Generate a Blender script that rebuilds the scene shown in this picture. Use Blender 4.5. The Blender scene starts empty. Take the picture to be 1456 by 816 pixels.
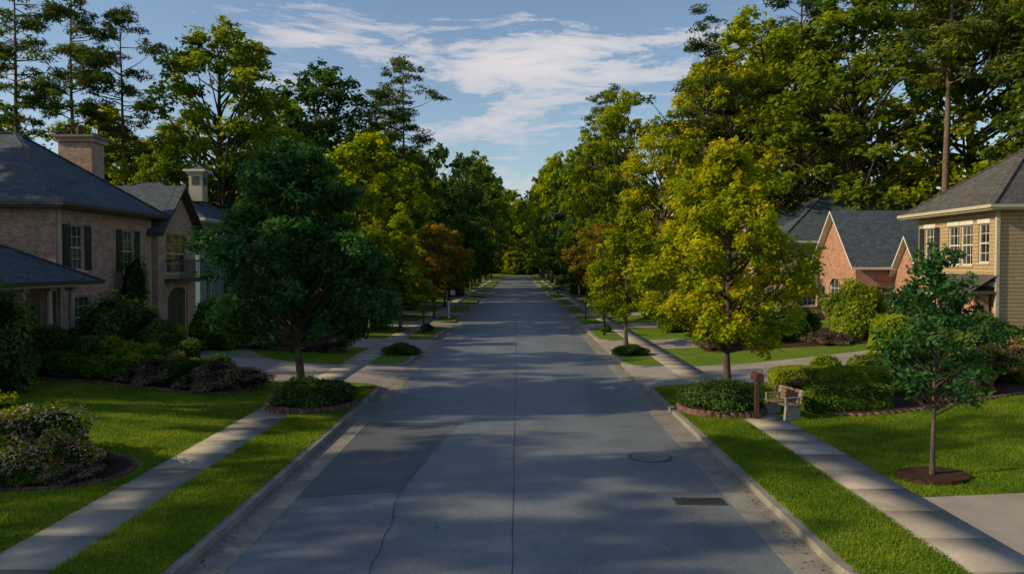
import bpy, math, random
import numpy as np
from mathutils import Vector
random.seed(5)
scene=bpy.context.scene
SUN_EL=math.radians(27); SUN_AZ=(-0.98,-0.19)   # horizontal direction TOWARDS the sun

# ------------------------------------------------------------------ materials
def new_mat(name):
    m=bpy.data.materials.new(name); m.use_nodes=True
    nt=m.node_tree; nt.nodes.clear()
    out=nt.nodes.new('ShaderNodeOutputMaterial')
    return m,nt,out
def N(nt,t,**kw):
    n=nt.nodes.new(t)
    for k,v in kw.items():
        if k in n.inputs: n.inputs[k].default_value=v
        else: setattr(n,k,v)
    return n
def L(nt,a,b): nt.links.new(a,b)
def col(c): return (c[0],c[1],c[2],1)
def ramp(nt,fac,stops):
    r=nt.nodes.new('ShaderNodeValToRGB'); el=r.color_ramp.elements
    while len(el)<len(stops): el.new(0.5)
    for e,(p,c) in zip(el,stops): e.position=p; e.color=col(c)
    L(nt,fac,r.inputs[0]); return r
def mixc(nt,fac,a,b,mode='MIX'):
    m=nt.nodes.new('ShaderNodeMix'); m.data_type='RGBA'; m.blend_type=mode
    if isinstance(fac,(int,float)): m.inputs[0].default_value=fac
    else: L(nt,fac,m.inputs[0])
    for i,x in ((6,a),(7,b)):
        if isinstance(x,tuple): m.inputs[i].default_value=col(x)
        else: L(nt,x,m.inputs[i])
    return m.outputs[2]
def surf_mat(name,c1,c2,scale=3.0,fine=60.0,rough=0.85,bump=0.2,spec=0.3,bdist=0.01,tint=None):
    m,nt,out=new_mat(name)
    g=N(nt,'ShaderNodeNewGeometry')
    n1=N(nt,'ShaderNodeTexNoise',Scale=scale,Detail=6.0,Roughness=0.6); L(nt,g.outputs['Position'],n1.inputs['Vector'])
    n2=N(nt,'ShaderNodeTexNoise',Scale=fine,Detail=3.0,Roughness=0.7); L(nt,g.outputs['Position'],n2.inputs['Vector'])
    r=ramp(nt,n1.outputs[0],[(0.3,c1),(0.7,c2)])
    c=r.outputs[0]
    r2=ramp(nt,n2.outputs[0],[(0.3,(0.62,)*3),(0.7,(1.38,)*3)])
    c=mixc(nt,0.8,c,r2.outputs[0],'MULTIPLY')
    if tint:
        a=N(nt,'ShaderNodeAttribute',attribute_name='tint')
        rt=ramp(nt,a.outputs['Fac'],[(0,(1-tint,)*3),(1,(1+tint,)*3)])
        c=mixc(nt,1.0,c,rt.outputs[0],'MULTIPLY')
    b=N(nt,'ShaderNodeBsdfPrincipled',Roughness=rough)
    b.inputs['Specular IOR Level'].default_value=spec
    L(nt,c,b.inputs['Base Color'])
    bp=N(nt,'ShaderNodeBump',Strength=bump,Distance=bdist); L(nt,n2.outputs[0],bp.inputs['Height']); L(nt,bp.outputs[0],b.inputs['Normal'])
    L(nt,b.outputs[0],out.inputs[0]); return m
def brick_mat(name,ca,cb,cm,bw=0.21,bh=0.075,mortar=0.009,rough=0.85,bump=0.4,var=0.5,off=0.5):
    m,nt,out=new_mat(name)
    uv=N(nt,'ShaderNodeUVMap')
    bt=N(nt,'ShaderNodeTexBrick'); bt.offset=off
    bt.inputs['Scale'].default_value=1.0
    bt.inputs['Brick Width'].default_value=bw; bt.inputs['Row Height'].default_value=bh
    bt.inputs['Mortar Size'].default_value=mortar; bt.inputs['Bias'].default_value=0.0
    bt.inputs['Color1'].default_value=col(ca); bt.inputs['Color2'].default_value=col(cb); bt.inputs['Mortar'].default_value=col(cm)
    L(nt,uv.outputs[0],bt.inputs['Vector'])
    n=N(nt,'ShaderNodeTexNoise',Scale=2.2,Detail=6.0,Roughness=0.7); L(nt,uv.outputs[0],n.inputs['Vector'])
    r=ramp(nt,n.outputs[0],[(0.25,(1-var,)*3),(0.75,(1+var*0.7,)*3)])
    c=mixc(nt,0.8,bt.outputs[0],r.outputs[0],'MULTIPLY')
    n3=N(nt,'ShaderNodeTexNoise',Scale=14.0,Detail=3.0); L(nt,uv.outputs[0],n3.inputs['Vector'])
    r3=ramp(nt,n3.outputs[0],[(0.3,(0.7,)*3),(0.7,(1.3,)*3)])
    c=mixc(nt,0.8,c,r3.outputs[0],'MULTIPLY')
    b=N(nt,'ShaderNodeBsdfPrincipled',Roughness=rough); L(nt,c,b.inputs['Base Color'])
    bp=N(nt,'ShaderNodeBump',Strength=bump,Distance=0.01); bp.invert=True
    L(nt,bt.outputs['Fac'],bp.inputs['Height']); L(nt,bp.outputs[0],b.inputs['Normal'])
    L(nt,b.outputs[0],out.inputs[0]); return m
def plain(name,c,rough=0.6,metal=0.0,spec=0.5,var=0.15):
    m,nt,out=new_mat(name)
    g=N(nt,'ShaderNodeNewGeometry')
    n=N(nt,'ShaderNodeTexNoise',Scale=9.0,Detail=5.0); L(nt,g.outputs['Position'],n.inputs['Vector'])
    r=ramp(nt,n.outputs[0],[(0.3,tuple(x*(1-var) for x in c)),(0.7,tuple(x*(1+var) for x in c))])
    b=N(nt,'ShaderNodeBsdfPrincipled',Roughness=rough,Metallic=metal)
    b.inputs['Specular IOR Level'].default_value=spec
    L(nt,r.outputs[0],b.inputs['Base Color']); L(nt,b.outputs[0],out.inputs[0]); return m
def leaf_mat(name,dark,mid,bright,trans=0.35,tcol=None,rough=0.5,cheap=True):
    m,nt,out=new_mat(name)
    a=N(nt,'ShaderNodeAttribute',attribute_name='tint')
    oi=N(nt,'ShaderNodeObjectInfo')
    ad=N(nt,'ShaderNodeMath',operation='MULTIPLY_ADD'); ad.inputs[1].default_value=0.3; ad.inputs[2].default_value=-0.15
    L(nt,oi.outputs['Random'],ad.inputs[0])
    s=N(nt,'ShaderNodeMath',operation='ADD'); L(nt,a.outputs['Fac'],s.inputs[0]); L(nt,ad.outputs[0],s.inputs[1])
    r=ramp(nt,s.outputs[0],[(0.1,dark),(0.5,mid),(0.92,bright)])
    if cheap: b=N(nt,'ShaderNodeBsdfDiffuse'); L(nt,r.outputs[0],b.inputs[0])
    else:
        b=N(nt,'ShaderNodeBsdfPrincipled',Roughness=rough); b.inputs['Specular IOR Level'].default_value=0.3
        L(nt,r.outputs[0],b.inputs['Base Color'])
    t=N(nt,'ShaderNodeBsdfTranslucent')
    tc=tcol or (1.9,1.7,0.7)
    c2=mixc(nt,1.0,r.outputs[0],tc,'MULTIPLY'); L(nt,c2,t.inputs[0])
    mx=N(nt,'ShaderNodeMixShader'); mx.inputs[0].default_value=trans
    L(nt,b.outputs[0],mx.inputs[1]); L(nt,t.outputs[0],mx.inputs[2]); L(nt,mx.outputs[0],out.inputs[0]); return m

M={}
M['grass']=surf_mat('lawn_grass',(0.068,0.130,0.010),(0.140,0.205,0.018),scale=0.7,fine=45,bump=0.6,bdist=0.03,spec=0.1)
M['blade']=leaf_mat('grass_blade',(0.065,0.135,0.010),(0.135,0.215,0.018),(0.27,0.32,0.03),trans=0.42,tcol=(1.8,1.6,0.6))
M['concrete']=surf_mat('sidewalk_concrete',(0.21,0.19,0.165),(0.33,0.305,0.265),scale=1.2,fine=90,bump=0.15,tint=0.18)
M['drive']=surf_mat('driveway_concrete',(0.22,0.20,0.175),(0.32,0.29,0.255),scale=0.8,fine=70,bump=0.15)
M['curb']=surf_mat('curb_concrete',(0.145,0.135,0.12),(0.27,0.255,0.225),scale=2.0,fine=40,bump=0.3)
M['mulch']=surf_mat('mulch',(0.035,0.018,0.011),(0.09,0.048,0.028),scale=9,fine=50,bump=1.0,bdist=0.05,spec=0.1)
M['bark']=surf_mat('bark',(0.045,0.034,0.027),(0.115,0.09,0.068),scale=6,fine=30,bump=0.9,bdist=0.03)
M['pinebark']=surf_mat('pine_bark',(0.08,0.055,0.042),(0.17,0.12,0.09),scale=4,fine=18,bump=0.9,bdist=0.04)
M['crack']=plain('crack_sealant',(0.045,0.048,0.053),0.9)
M['patch']=surf_mat('asphalt_patch',(0.082,0.095,0.108),(0.112,0.126,0.141),scale=1.5,fine=120,bump=0.35,rough=0.7)
M['brickA']=brick_mat('brick_red_brown',(0.29,0.12,0.075),(0.43,0.25,0.17),(0.44,0.36,0.29),mortar=0.011)
M['brickB']=brick_mat('brick_red',(0.31,0.10,0.05),(0.42,0.18,0.095),(0.34,0.29,0.24),mortar=0.011)
M['shingle']=brick_mat('roof_shingle_blue',(0.040,0.060,0.080),(0.074,0.097,0.124),(0.020,0.029,0.040),bw=0.33,bh=0.16,mortar=0.014,bump=0.6)
M['shingleB']=brick_mat('roof_shingle_brown',(0.060,0.056,0.056),(0.105,0.095,0.09),(0.03,0.028,0.028),bw=0.33,bh=0.16,mortar=0.014,bump=0.6)
M['siding']=brick_mat('lap_siding_tan',(0.36,0.255,0.145),(0.38,0.27,0.155),(0.14,0.10,0.06),bw=30,bh=0.16,mortar=0.014,bump=0.8,var=0.12)
M['sidingblue']=brick_mat('lap_siding_blue',(0.25,0.36,0.43),(0.27,0.38,0.45),(0.10,0.15,0.18),bw=30,bh=0.16,mortar=0.012,bump=0.8,var=0.12)
M['edging']=surf_mat('edging_brick',(0.07,0.04,0.032),(0.15,0.08,0.06),scale=5,fine=40,bump=0.4,tint=0.35)
M['trim']=plain('white_trim',(0.58,0.56,0.50),0.5)
M['cream']=plain('cream_trim',(0.42,0.37,0.28),0.5)
M['darktrim']=plain('dark_trim',(0.045,0.04,0.038),0.5)
M['shutter']=plain('shutter_dark',(0.018,0.02,0.024),0.5)
M['door']=plain('garage_door_grey',(0.06,0.065,0.07),0.5)
M['wood']=plain('bench_wood',(0.13,0.095,0.07),0.7)
M['stone']=plain('bench_stone',(0.21,0.20,0.185),0.85)
M['postbrown']=plain('mailbox_brown',(0.07,0.028,0.022),0.5)
M['black']=plain('black_metal',(0.015,0.015,0.017),0.4)
M['iron']=plain('cast_iron',(0.05,0.048,0.048),0.6,0.3)
M['white']=plain('white_paint',(0.7,0.7,0.7),0.4)
M['tyre']=plain('tyre_rubber',(0.02,0.02,0.02),0.9)
M['chrome']=plain('wheel_metal',(0.5,0.5,0.5),0.3,0.9)
M['carred']=plain('car_paint_red',(0.30,0.02,0.02),0.25,0.2,var=0.02)
M['carwhite']=plain('car_paint_white',(0.65,0.65,0.66),0.25,0.0,var=0.02)
M['cargreen']=plain('car_paint_green',(0.03,0.12,0.06),0.25,0.2,var=0.02)
def glass():
    m,nt,out=new_mat('window_glass')
    g=N(nt,'ShaderNodeNewGeometry')
    n=N(nt,'ShaderNodeTexNoise',Scale=0.9,Detail=2.0); L(nt,g.outputs['Position'],n.inputs['Vector'])
    r=ramp(nt,n.outputs[0],[(0.35,(0.008,0.01,0.013)),(0.65,(0.06,0.065,0.07))])
    b=N(nt,'ShaderNodeBsdfPrincipled',Roughness=0.06); b.inputs['Specular IOR Level'].default_value=0.9
    L(nt,r.outputs[0],b.inputs['Base Color'])
    bp=N(nt,'ShaderNodeBump',Strength=0.08,Distance=0.05); L(nt,n.outputs[0],bp.inputs['Height']); L(nt,bp.outputs[0],b.inputs['Normal'])
    L(nt,b.outputs[0],out.inputs[0]); return m
M['glass']=glass()
def asphalt():
    m,nt,out=new_mat('asphalt')
    g=N(nt,'ShaderNodeNewGeometry')
    mp=N(nt,'ShaderNodeMapping'); mp.inputs['Scale'].default_value=(1.0,0.16,1.0); L(nt,g.outputs['Position'],mp.inputs[0])
    n1=N(nt,'ShaderNodeTexNoise',Scale=0.9,Detail=5.0,Roughness=0.6); L(nt,mp.outputs[0],n1.inputs['Vector'])
    n2=N(nt,'ShaderNodeTexNoise',Scale=55.0,Detail=2.0,Roughness=0.8); L(nt,g.outputs['Position'],n2.inputs['Vector'])
    n3=N(nt,'ShaderNodeTexNoise',Scale=0.6,Detail=7.0,Roughness=0.7); L(nt,g.outputs['Position'],n3.inputs['Vector'])
    r=ramp(nt,n1.outputs[0],[(0.3,(0.105,0.122,0.140)),(0.7,(0.148,0.164,0.183))])
    r3=ramp(nt,n3.outputs[0],[(0.35,(0.84,)*3),(0.65,(1.14,)*3)])
    c=mixc(nt,1.0,r.outputs[0],r3.outputs[0],'MULTIPLY')
    r2=ramp(nt,n2.outputs[0],[(0.3,(0.5,)*3),(0.5,(1.0,)*3),(0.72,(1.9,)*3)])
    c=mixc(nt,0.8,c,r2.outputs[0],'MULTIPLY')
    b=N(nt,'ShaderNodeBsdfPrincipled',Roughness=0.55); b.inputs['Specular IOR Level'].default_value=0.5
    L(nt,c,b.inputs['Base Color'])
    bp=N(nt,'ShaderNodeBump',Strength=0.3,Distance=0.006); L(nt,n2.outputs[0],bp.inputs['Height']); L(nt,bp.outputs[0],b.inputs['Normal'])
    L(nt,b.outputs[0],out.inputs[0]); return m
M['asphalt']=asphalt()
M['lf_hero']=leaf_mat('leaves_dark_green_hero',(0.020,0.062,0.026),(0.040,0.108,0.036),(0.075,0.175,0.045),trans=0.3,tcol=(1.4,1.7,0.7))
M['lf_dark']=leaf_mat('leaves_dark_green',(0.025,0.06,0.020),(0.055,0.11,0.030),(0.11,0.18,0.04),trans=0.35,tcol=(1.6,1.7,0.7))
M['lf_green']=leaf_mat('leaves_green',(0.05,0.095,0.014),(0.12,0.18,0.018),(0.24,0.29,0.024),trans=0.48)
M['lf_yel']=leaf_mat('leaves_yellow_green',(0.10,0.165,0.010),(0.25,0.30,0.012),(0.52,0.46,0.016),trans=0.48,tcol=(1.5,1.5,0.6))
M['lf_orange']=leaf_mat('leaves_orange',(0.09,0.10,0.018),(0.22,0.17,0.025),(0.40,0.24,0.035),trans=0.4)
M['lf_pine']=leaf_mat('needles_pine',(0.03,0.06,0.018),(0.075,0.115,0.028),(0.16,0.19,0.04),trans=0.35)
M['lf_box']=leaf_mat('leaves_boxwood',(0.04,0.085,0.014),(0.09,0.155,0.02),(0.17,0.24,0.028),trans=0.25)
M['lf_boxb']=leaf_mat('leaves_bright_shrub',(0.09,0.14,0.014),(0.19,0.26,0.02),(0.32,0.38,0.028),trans=0.3)
M['lf_red']=leaf_mat('leaves_loropetalum',(0.045,0.035,0.028),(0.105,0.075,0.055),(0.18,0.14,0.095),trans=0.2,tcol=(1.5,1.1,0.9))
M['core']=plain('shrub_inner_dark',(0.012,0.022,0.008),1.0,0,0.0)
M['petal_pink']=leaf_mat('petals_pink',(0.42,0.10,0.12),(0.60,0.20,0.2),(0.68,0.38,0.33),trans=0.25,tcol=(1,1,1))
M['petal_white']=leaf_mat('petals_white',(0.55,0.33,0.30),(0.62,0.45,0.40),(0.68,0.56,0.5),trans=0.25,tcol=(1,1,1))

# ------------------------------------------------------------------ helpers
HX=[0,7,9,12,16,20,40,1500]; HZ=[.12,.12,.2,.38,.55,.65,.8,.8]
def H(x): return float(np.interp(abs(x),HX,HZ))
def Hn(x): return np.interp(np.abs(x),HX,HZ)
def link(o): scene.collection.objects.link(o); return o
def mk(name,V,F,mat,parent=None,uv=False,smooth=False):
    me=bpy.data.meshes.new(name); me.from_pydata([tuple(v) for v in V],[],F); me.update()
    me.materials.append(mat)
    if uv:
        ul=me.uv_layers.new(name='UVMap')
        for p in me.polygons:
            n=p.normal
            if abs(n.z)>0.98: t=Vector((1,0,0))
            else: t=Vector((0,0,1)).cross(n).normalized()
            b=n.cross(t)
            for li in p.loop_indices:
                co=me.vertices[me.loops[li].vertex_index].co
                ul.data[li].uv=(co.dot(t),co.dot(b))
    if smooth:
        me.polygons.foreach_set('use_smooth',[True]*len(me.polygons))
    o=bpy.data.objects.new(name,me); link(o)
    if parent:
        o.parent=parent; o.location=-Vector(parent.location)
    return o
def empty(name,loc):
    e=bpy.data.objects.new(name,None); e.location=loc; e.empty_display_size=0.5; link(e); return e
BF=[(0,3,2,1),(4,5,6,7),(0,1,5,4),(1,2,6,5),(2,3,7,6),(3,0,4,7)]
class MB:
    def __init__(s): s.V=[]; s.F=[]
    def add(s,V,F):
        o=len(s.V); s.V+= [tuple(v) for v in V]; s.F+=[tuple(i+o for i in f) for f in F]
    def box(s,x0,x1,y0,y1,z0,z1):
        s.add([(x0,y0,z0),(x1,y0,z0),(x1,y1,z0),(x0,y1,z0),(x0,y0,z1),(x1,y0,z1),(x1,y1,z1),(x0,y1,z1)],BF)
    def obox(s,c,ax,ay,az):
        c=Vector(c);ax=Vector(ax);ay=Vector(ay);az=Vector(az)
        s.add([c-ax-ay-az,c+ax-ay-az,c+ax+ay-az,c-ax+ay-az,c-ax-ay+az,c+ax-ay+az,c+ax+ay+az,c-ax+ay+az],BF)
    def cyl(s,c,r0,r1,h,n=16,axis='z'):
        V=[]
        for k,(r,t) in enumerate(((r0,0),(r1,h))):
            for i in range(n):
                a=2*math.pi*i/n
                p=(r*math.cos(a),r*math.sin(a),t)
                if axis=='x': p=(p[2],p[0],p[1])
                if axis=='y': p=(p[1],p[2],p[0])
                V.append((c[0]+p[0],c[1]+p[1],c[2]+p[2]))
        F=[(i,(i+1)%n,n+(i+1)%n,n+i) for i in range(n)]+[tuple(range(n-1,-1,-1)),tuple(range(n,2*n))]
        s.add(V,F)
    def make(s,name,mat,parent=None,uv=False,smooth=False):
        if s.V: return mk(name,s.V,s.F,mat,parent,uv,smooth)

def np_mesh(name,V,Q,mats,midx,tint,smooth=None):
    me=bpy.data.meshes.new(name); nv=len(V); nq=len(Q)
    me.vertices.add(nv); me.vertices.foreach_set('co',np.asarray(V,dtype=np.float32).ravel())
    me.loops.add(nq*4); me.loops.foreach_set('vertex_index',np.asarray(Q,dtype=np.int32).ravel())
    me.polygons.add(nq); me.polygons.foreach_set('loop_start',np.arange(0,nq*4,4,dtype=np.int32))
    try: me.polygons.foreach_set('loop_total',np.full(nq,4,dtype=np.int32))
    except Exception: pass
    for m in mats: me.materials.append(m)
    me.polygons.foreach_set('material_index',np.asarray(midx,dtype=np.int32))
    if smooth is not None: me.polygons.foreach_set('use_smooth',smooth)
    at=me.attributes.new('tint','FLOAT','FACE'); at.data.foreach_set('value',np.asarray(tint,dtype=np.float32))
    me.update(calc_edges=True); me.validate(); return me
def unit(a): return a/np.maximum(np.linalg.norm(a,axis=1,keepdims=True),1e-6)
def leafquads(C,ln,wd,rng,upb=0.6,out=None,outb=0.0):
    n=len(C)
    nor=rng.normal(size=(n,3)); nor=unit(nor); nor[:,2]=np.abs(nor[:,2])+upb
    if out is not None: nor=nor+out*outb
    nor=unit(nor)
    t=unit(np.cross(nor,rng.normal(size=(n,3)))); b=np.cross(nor,t)
    s=rng.uniform(0.65,1.3,size=(n,1)); l=ln*s*0.5; w=wd*s*0.5
    droop=nor*(-0.12)*ln*s
    V=np.stack([C-t*l,C+b*w+droop*0.2-t*l*0.1,C+t*l+droop,C-b*w+droop*0.2-t*l*0.1],axis=1).reshape(-1,3)
    Q=np.arange(4*n).reshape(n,4); return V,Q
def tube(P,R,ns=6):
    P=np.asarray(P,float); k=len(P)
    T=np.gradient(P,axis=0); T=unit(T)
    ref=np.array([0.31,0.95,0.05]); 
    A=unit(np.cross(T,ref)); B=np.cross(T,A)
    ang=np.linspace(0,2*np.pi,ns,endpoint=False)
    V=(P[:,None,:]+ (A[:,None,:]*np.cos(ang)[None,:,None]+B[:,None,:]*np.sin(ang)[None,:,None])*np.asarray(R)[:,None,None]).reshape(-1,3)
    Q=[]
    for i in range(k-1):
        for j in range(ns):
            a=i*ns+j; b=i*ns+(j+1)%ns; Q.append((a,b,b+ns,a+ns))
    return V,np.array(Q)
class Acc:
    def __init__(s): s.V=[];s.Q=[];s.m=[];s.t=[];s.s=[];s.n=0
    def add(s,V,Q,m,t,sm=False):
        s.V.append(V); s.Q.append(Q+s.n); s.n+=len(V)
        s.m.append(np.full(len(Q),m)); s.t.append(np.broadcast_to(t,(len(Q),)).astype(float)); s.s.append(np.full(len(Q),sm))
    def mesh(s,name,mats): return np_mesh(name,np.concatenate(s.V),np.concatenate(s.Q),mats,np.concatenate(s.m),np.concatenate(s.t),np.concatenate(s.s))

def tree_mesh(name,seed,Ht,tr,cb,R,prof,ncl,lpc,ls,lw,clr,flat,leafm,barkm,slope=0.6,lob=0.22,wander=0.03,inner=0.2,up=0.5,top=0.95,jit=0.07,dz=0.02):
    rng=np.random.default_rng(seed); A=Acc()
    k=10; tt=np.linspace(0,1,k); wx=np.cumsum(rng.normal(0,wander*Ht/k*2,k)); wy=np.cumsum(rng.normal(0,wander*Ht/k*2,k)); wx-=wx[0]; wy-=wy[0]
    P=np.stack([wx,wy,tt*Ht*top],axis=1); P[0,2]=-0.15
    Rr=tr*(1-tt*0.93)**0.85; Rr[0]*=1.45
    V,Q=tube(P,Rr,10); A.add(V,Q,0,0.5,True)
    trunk=lambda z:np.array([np.interp(z,P[:,2],P[:,0]),np.interp(z,P[:,2],P[:,1]),z])
    ph=rng.uniform(0,6.28,4)
    for i in range(ncl):
        t=(i+rng.uniform(0,1))/ncl; t=min(max(t,0.0),1)
        z=cb+(Ht-cb)*t; a=rng.uniform(0,6.283)
        rr=R*np.interp(t,prof[0],prof[1])*(1+lob*math.sin(2*a+ph[0]+t*4)+lob*0.7*math.sin(5*a+ph[1]-t*9)+rng.normal(0,jit))
        r=rr*math.sqrt(rng.uniform(inner,1))
        c=trunk(min(z,Ht*top))+0; c=np.array([c[0]+r*math.cos(a),c[1]+r*math.sin(a),z+rng.normal(0,dz*Ht)])
        cr=clr*rng.uniform(0.6,1.35)*(0.7+0.3*np.interp(t,prof[0],prof[1]))
        z0=max(cb*0.75,z-r*slope); z0=min(z0,Ht*0.9); s=trunk(z0)
        mid=(s+c)/2+np.array([0,0,-0.06*r])+rng.normal(0,0.05*r,3)
        r0=max(tr*0.12,min(tr*0.42,0.025*r*2))*np.interp(z0,[0,Ht],[1.15,0.35])
        V,Q=tube([s,mid,c],[r0,r0*0.6,r0*0.2],5); A.add(V,Q,0,0.5,True)
        n=max(8,int(lpc*(cr/clr)**2*rng.uniform(0.7,1.2)))
        d=unit(rng.normal(size=(n,3)))*(rng.uniform(0,1,size=(n,1))**0.5)*cr*rng.uniform(0.75,1.2,size=(n,1))
        nsub=7; sc=unit(rng.normal(size=(nsub,3)))*cr*0.75; pick=rng.integers(0,nsub,n); d=d*0.55+sc[pick]
        d[:,2]*=flat
        d[:,2]-=0.12*(d[:,0]**2+d[:,1]**2)/max(cr,0.01)*0.5
        ct=rng.uniform(0.15,0.75)
        V,Q=leafquads(c+d,ls,lw,rng,up,unit(d+1e-6),0.5)
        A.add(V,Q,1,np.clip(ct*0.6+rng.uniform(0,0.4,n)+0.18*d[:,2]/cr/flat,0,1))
    return A.mesh(name,[barkm,leafm])

def place(mesh,name,x,y,s=1.0,rot=None,mat=None,z=None,sz=None,slot=1,sxy=None):
    o=bpy.data.objects.new(name,mesh); link(o)
    o.location=(x,y,H(x) if z is None else z)
    o.rotation_euler=(0,0,random.uniform(0,6.28) if rot is None else rot)
    sx=s if sxy is None else sxy
    o.scale=(sx,sx,sz if sz else s)
    if mat:
        o.material_slots[slot].link='OBJECT'; o.material_slots[slot].material=mat
    return o

# ------------------------------------------------------------------ ground
xs=[5.7,7,9,12,16,20,30,40,60,100,250,1500]
xl=[-x for x in reversed(xs)]+[-5.69,5.69]+xs
ys=[-1500,-200,-60]+list(range(-40,300,10))+[292.5,310,330,400,600,2500]
ys=sorted(set(ys))
V=[];F=[]
for y in ys:
    rise=float(np.interp(y,[292,293,310,400,2500],[0,0.3,1.5,8,8]))
    for x in xl:
        V.append((x,y,(-0.05 if abs(x)<5.695 else H(x))+rise))
nx=len(xl)
for j in range(len(ys)-1):
    for i in range(nx-1): F.append((j*nx+i,j*nx+i+1,(j+1)*nx+i+1,(j+1)*nx+i))
mk('ground_lawn',V,F,M['grass'])
Y0,Y1=-40,292
V=[];F=[];yy=list(range(Y0,Y1+1,4))
for y in yy: V+=[(-3.72,y,0),(0,y,0.035),(3.72,y,0)]
for j in range(len(yy)-1):
    F+=[(j*3,j*3+1,j*3+4,j*3+3),(j*3+1,j*3+2,j*3+5,j*3+4)]
mk('asphalt_road',V,F,M['asphalt'])
b=MB(); y=Y0
while y<Y1:
    for s in (-1,1):
        x0,x1=sorted((s*3.70,s*4.25)); b.box(x0,x1,y,y+2.985,-0.1,0.006)
    y+=3.0
b.make('concrete_gutter',M['curb'])
DR={-1:[(26.2,31.0),(37.3,41.8),(50,54.5),(62,66),(76,80),(92,96),(110,114),(130,134),(155,159),(185,189)],
     1:[(3.5,9.4),(25.8,30.6),(36.8,41.2),(49,53),(60,64),(74,78),(90,94),(108,112),(130,134),(155,159),(185,189)]}
def round_island(s,a,bb,inset,r):
    x0=4.25+inset; x1=5.75
    a=a+inset; bb=bb-inset
    P=[(x1,a)]; n=8
    for i in range(n+1):
        t=math.pi/2*i/n; P.append((x0+r-r*math.sin(t),a+r-r*math.cos(t)))
    for i in range(n+1):
        t=math.pi/2*i/n; P.append((x0+r-r*math.cos(t),bb-r+r*math.sin(t)))
    P.append((x1,bb))
    return [(s*x,y) for x,y in P]
def extr(b,P,z0,z1):
    area=sum(P[i][0]*P[(i+1)%len(P)][1]-P[(i+1)%len(P)][0]*P[i][1] for i in range(len(P)))
    if area<0: P=P[::-1]
    n=len(P); V=[(x,y,z0) for x,y in P]+[(x,y,z1) for x,y in P]
    b.add(V,[tuple(range(n,2*n))]+[(i,(i+1)%n,n+(i+1)%n,n+i) for i in range(n)])
cb_,gv=MB(),MB()
for s in (-1,1):
    ds=DR[s]; edges=[Y0]+[v for d in ds for v in d]+[Y1]
    for i in range(0,len(edges),2):
        a,bb=edges[i],edges[i+1]
        if bb-a<2.5: continue
        extr(cb_,round_island(s,a,bb,0,0.9),-0.1,0.125)
        extr(gv,round_island(s,a,bb,0.15,0.8),0.0,0.14)
cb_.make('kerb',M['curb']); gv.make('grass_verge',M['grass'])
b=MB()
for s in (-1,1):
    for a,bb in DR[s]:
        V=[(s*4.22,a-1.0,0.008),(s*4.22,bb+1.0,0.008),(s*5.76,bb+0.2,0.128),(s*5.76,a-0.2,0.128)]
        b.add(V,[(0,1,2,3)] if s<0 else [(3,2,1,0)])
b.make('driveway_apron',M['drive'])
def strip(name,path,w,mat,dz=0.012,sub=12):
    P=[]
    for i in range(len(path)-1):
        for k in range(sub):
            t=k/sub; P.append((path[i][0]*(1-t)+path[i+1][0]*t,path[i][1]*(1-t)+path[i+1][1]*t))
    P.append(path[-1]); P=np.array(P)
    for _ in range(6): P[1:-1]=(P[:-2]+P[1:-1]*2+P[2:])/4
    T=np.gradient(P,axis=0); T/=np.linalg.norm(T,axis=1,keepdims=True); Nn=np.stack([-T[:,1],T[:,0]],1)
    V=[];F=[]; m=7
    for p,n_ in zip(P,Nn):
        for j in range(m):
            q=p+n_*w*(j/(m-1)-0.5); V.append((q[0],q[1],H(q[0])+dz))
    for i in range(len(P)-1):
        for j in range(m-1): F.append((i*m+j,(i+1)*m+j,(i+1)*m+j+1,i*m+j+1))
    F=[f[::-1] for f in F]
    return mk(name,V,F,mat)
strip('concrete_driveway',[(-6.8,28.6),(-9,28.7),(-12,30.5),(-15,36),(-17,38.6)],4.6,M['drive'])
strip('concrete_driveway',[(6.8,28.2),(9,28.3),(13,29.5),(17,31.5),(20,32)],4.6,M['drive'])
strip('concrete_driveway',[(6.84,10.65),(9,10.7),(13,11.0),(18,11.4)],5.2,M['drive'])
for s in (-1,1):
    for a,bb in DR[s][1 if s<0 else 2:]:
        strip('concrete_driveway',[(s*6.8,(a+bb)/2),(s*10,(a+bb)/2),(s*17,(a+bb)/2)],bb-a,M['drive'])
V=[];Q=[];T=[];n=0; rng=np.random.default_rng(3)
for s in (-1,1):
    y=-10.0
    while y<200:
        x0,x1=sorted((s*5.765,s*6.85)); y1=y+1.23; z0,z1=0.0,0.136+rng.uniform(-0.002,0.003)
        bv=[(x0,y,z0),(x1,y,z0),(x1,y1,z0),(x0,y1,z0),(x0,y,z1),(x1,y,z1),(x1,y1,z1),(x0,y1,z1)]
        V+=bv; Q+=[tuple(i+n for i in f) for f in BF]; T+=[rng.uniform(0,1)]*6; n+=8; y+=1.25
me=np_mesh('sidewalk',np.array(V),np.array(Q),[M['concrete']],np.zeros(len(Q)),T)
link(bpy.data.objects.new('sidewalk',me))
def ribbon(name,pts,w,mat,z):
    V=[];F=[]
    for i,(x,y) in enumerate(pts):
        p=pts[max(i-1,0)]; q=pts[min(i+1,len(pts)-1)]
        dx,dy=q[0]-p[0],q[1]-p[1]; l=math.hypot(dx,dy); nx_,ny_=-dy/l,dx/l
        ww=w*random.uniform(0.5,1.4)
        for sg in (1,-1):
            X=x+sg*nx_*ww/2; V.append((X,y+sg*ny_*ww/2,0.035*(1-abs(X)/3.72)+z))
    for i in range(len(pts)-1): F.append((2*i,2*i+1,2*i+3,2*i+2))
    return mk(name,V,F,mat)
def wob(x0,y0,x1,y1,n,a):
    return [(x0+(x1-x0)*i/n+random.uniform(-a,a),y0+(y1-y0)*i/n+random.uniform(-a,a)*0.5) for i in range(n+1)]
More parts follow.
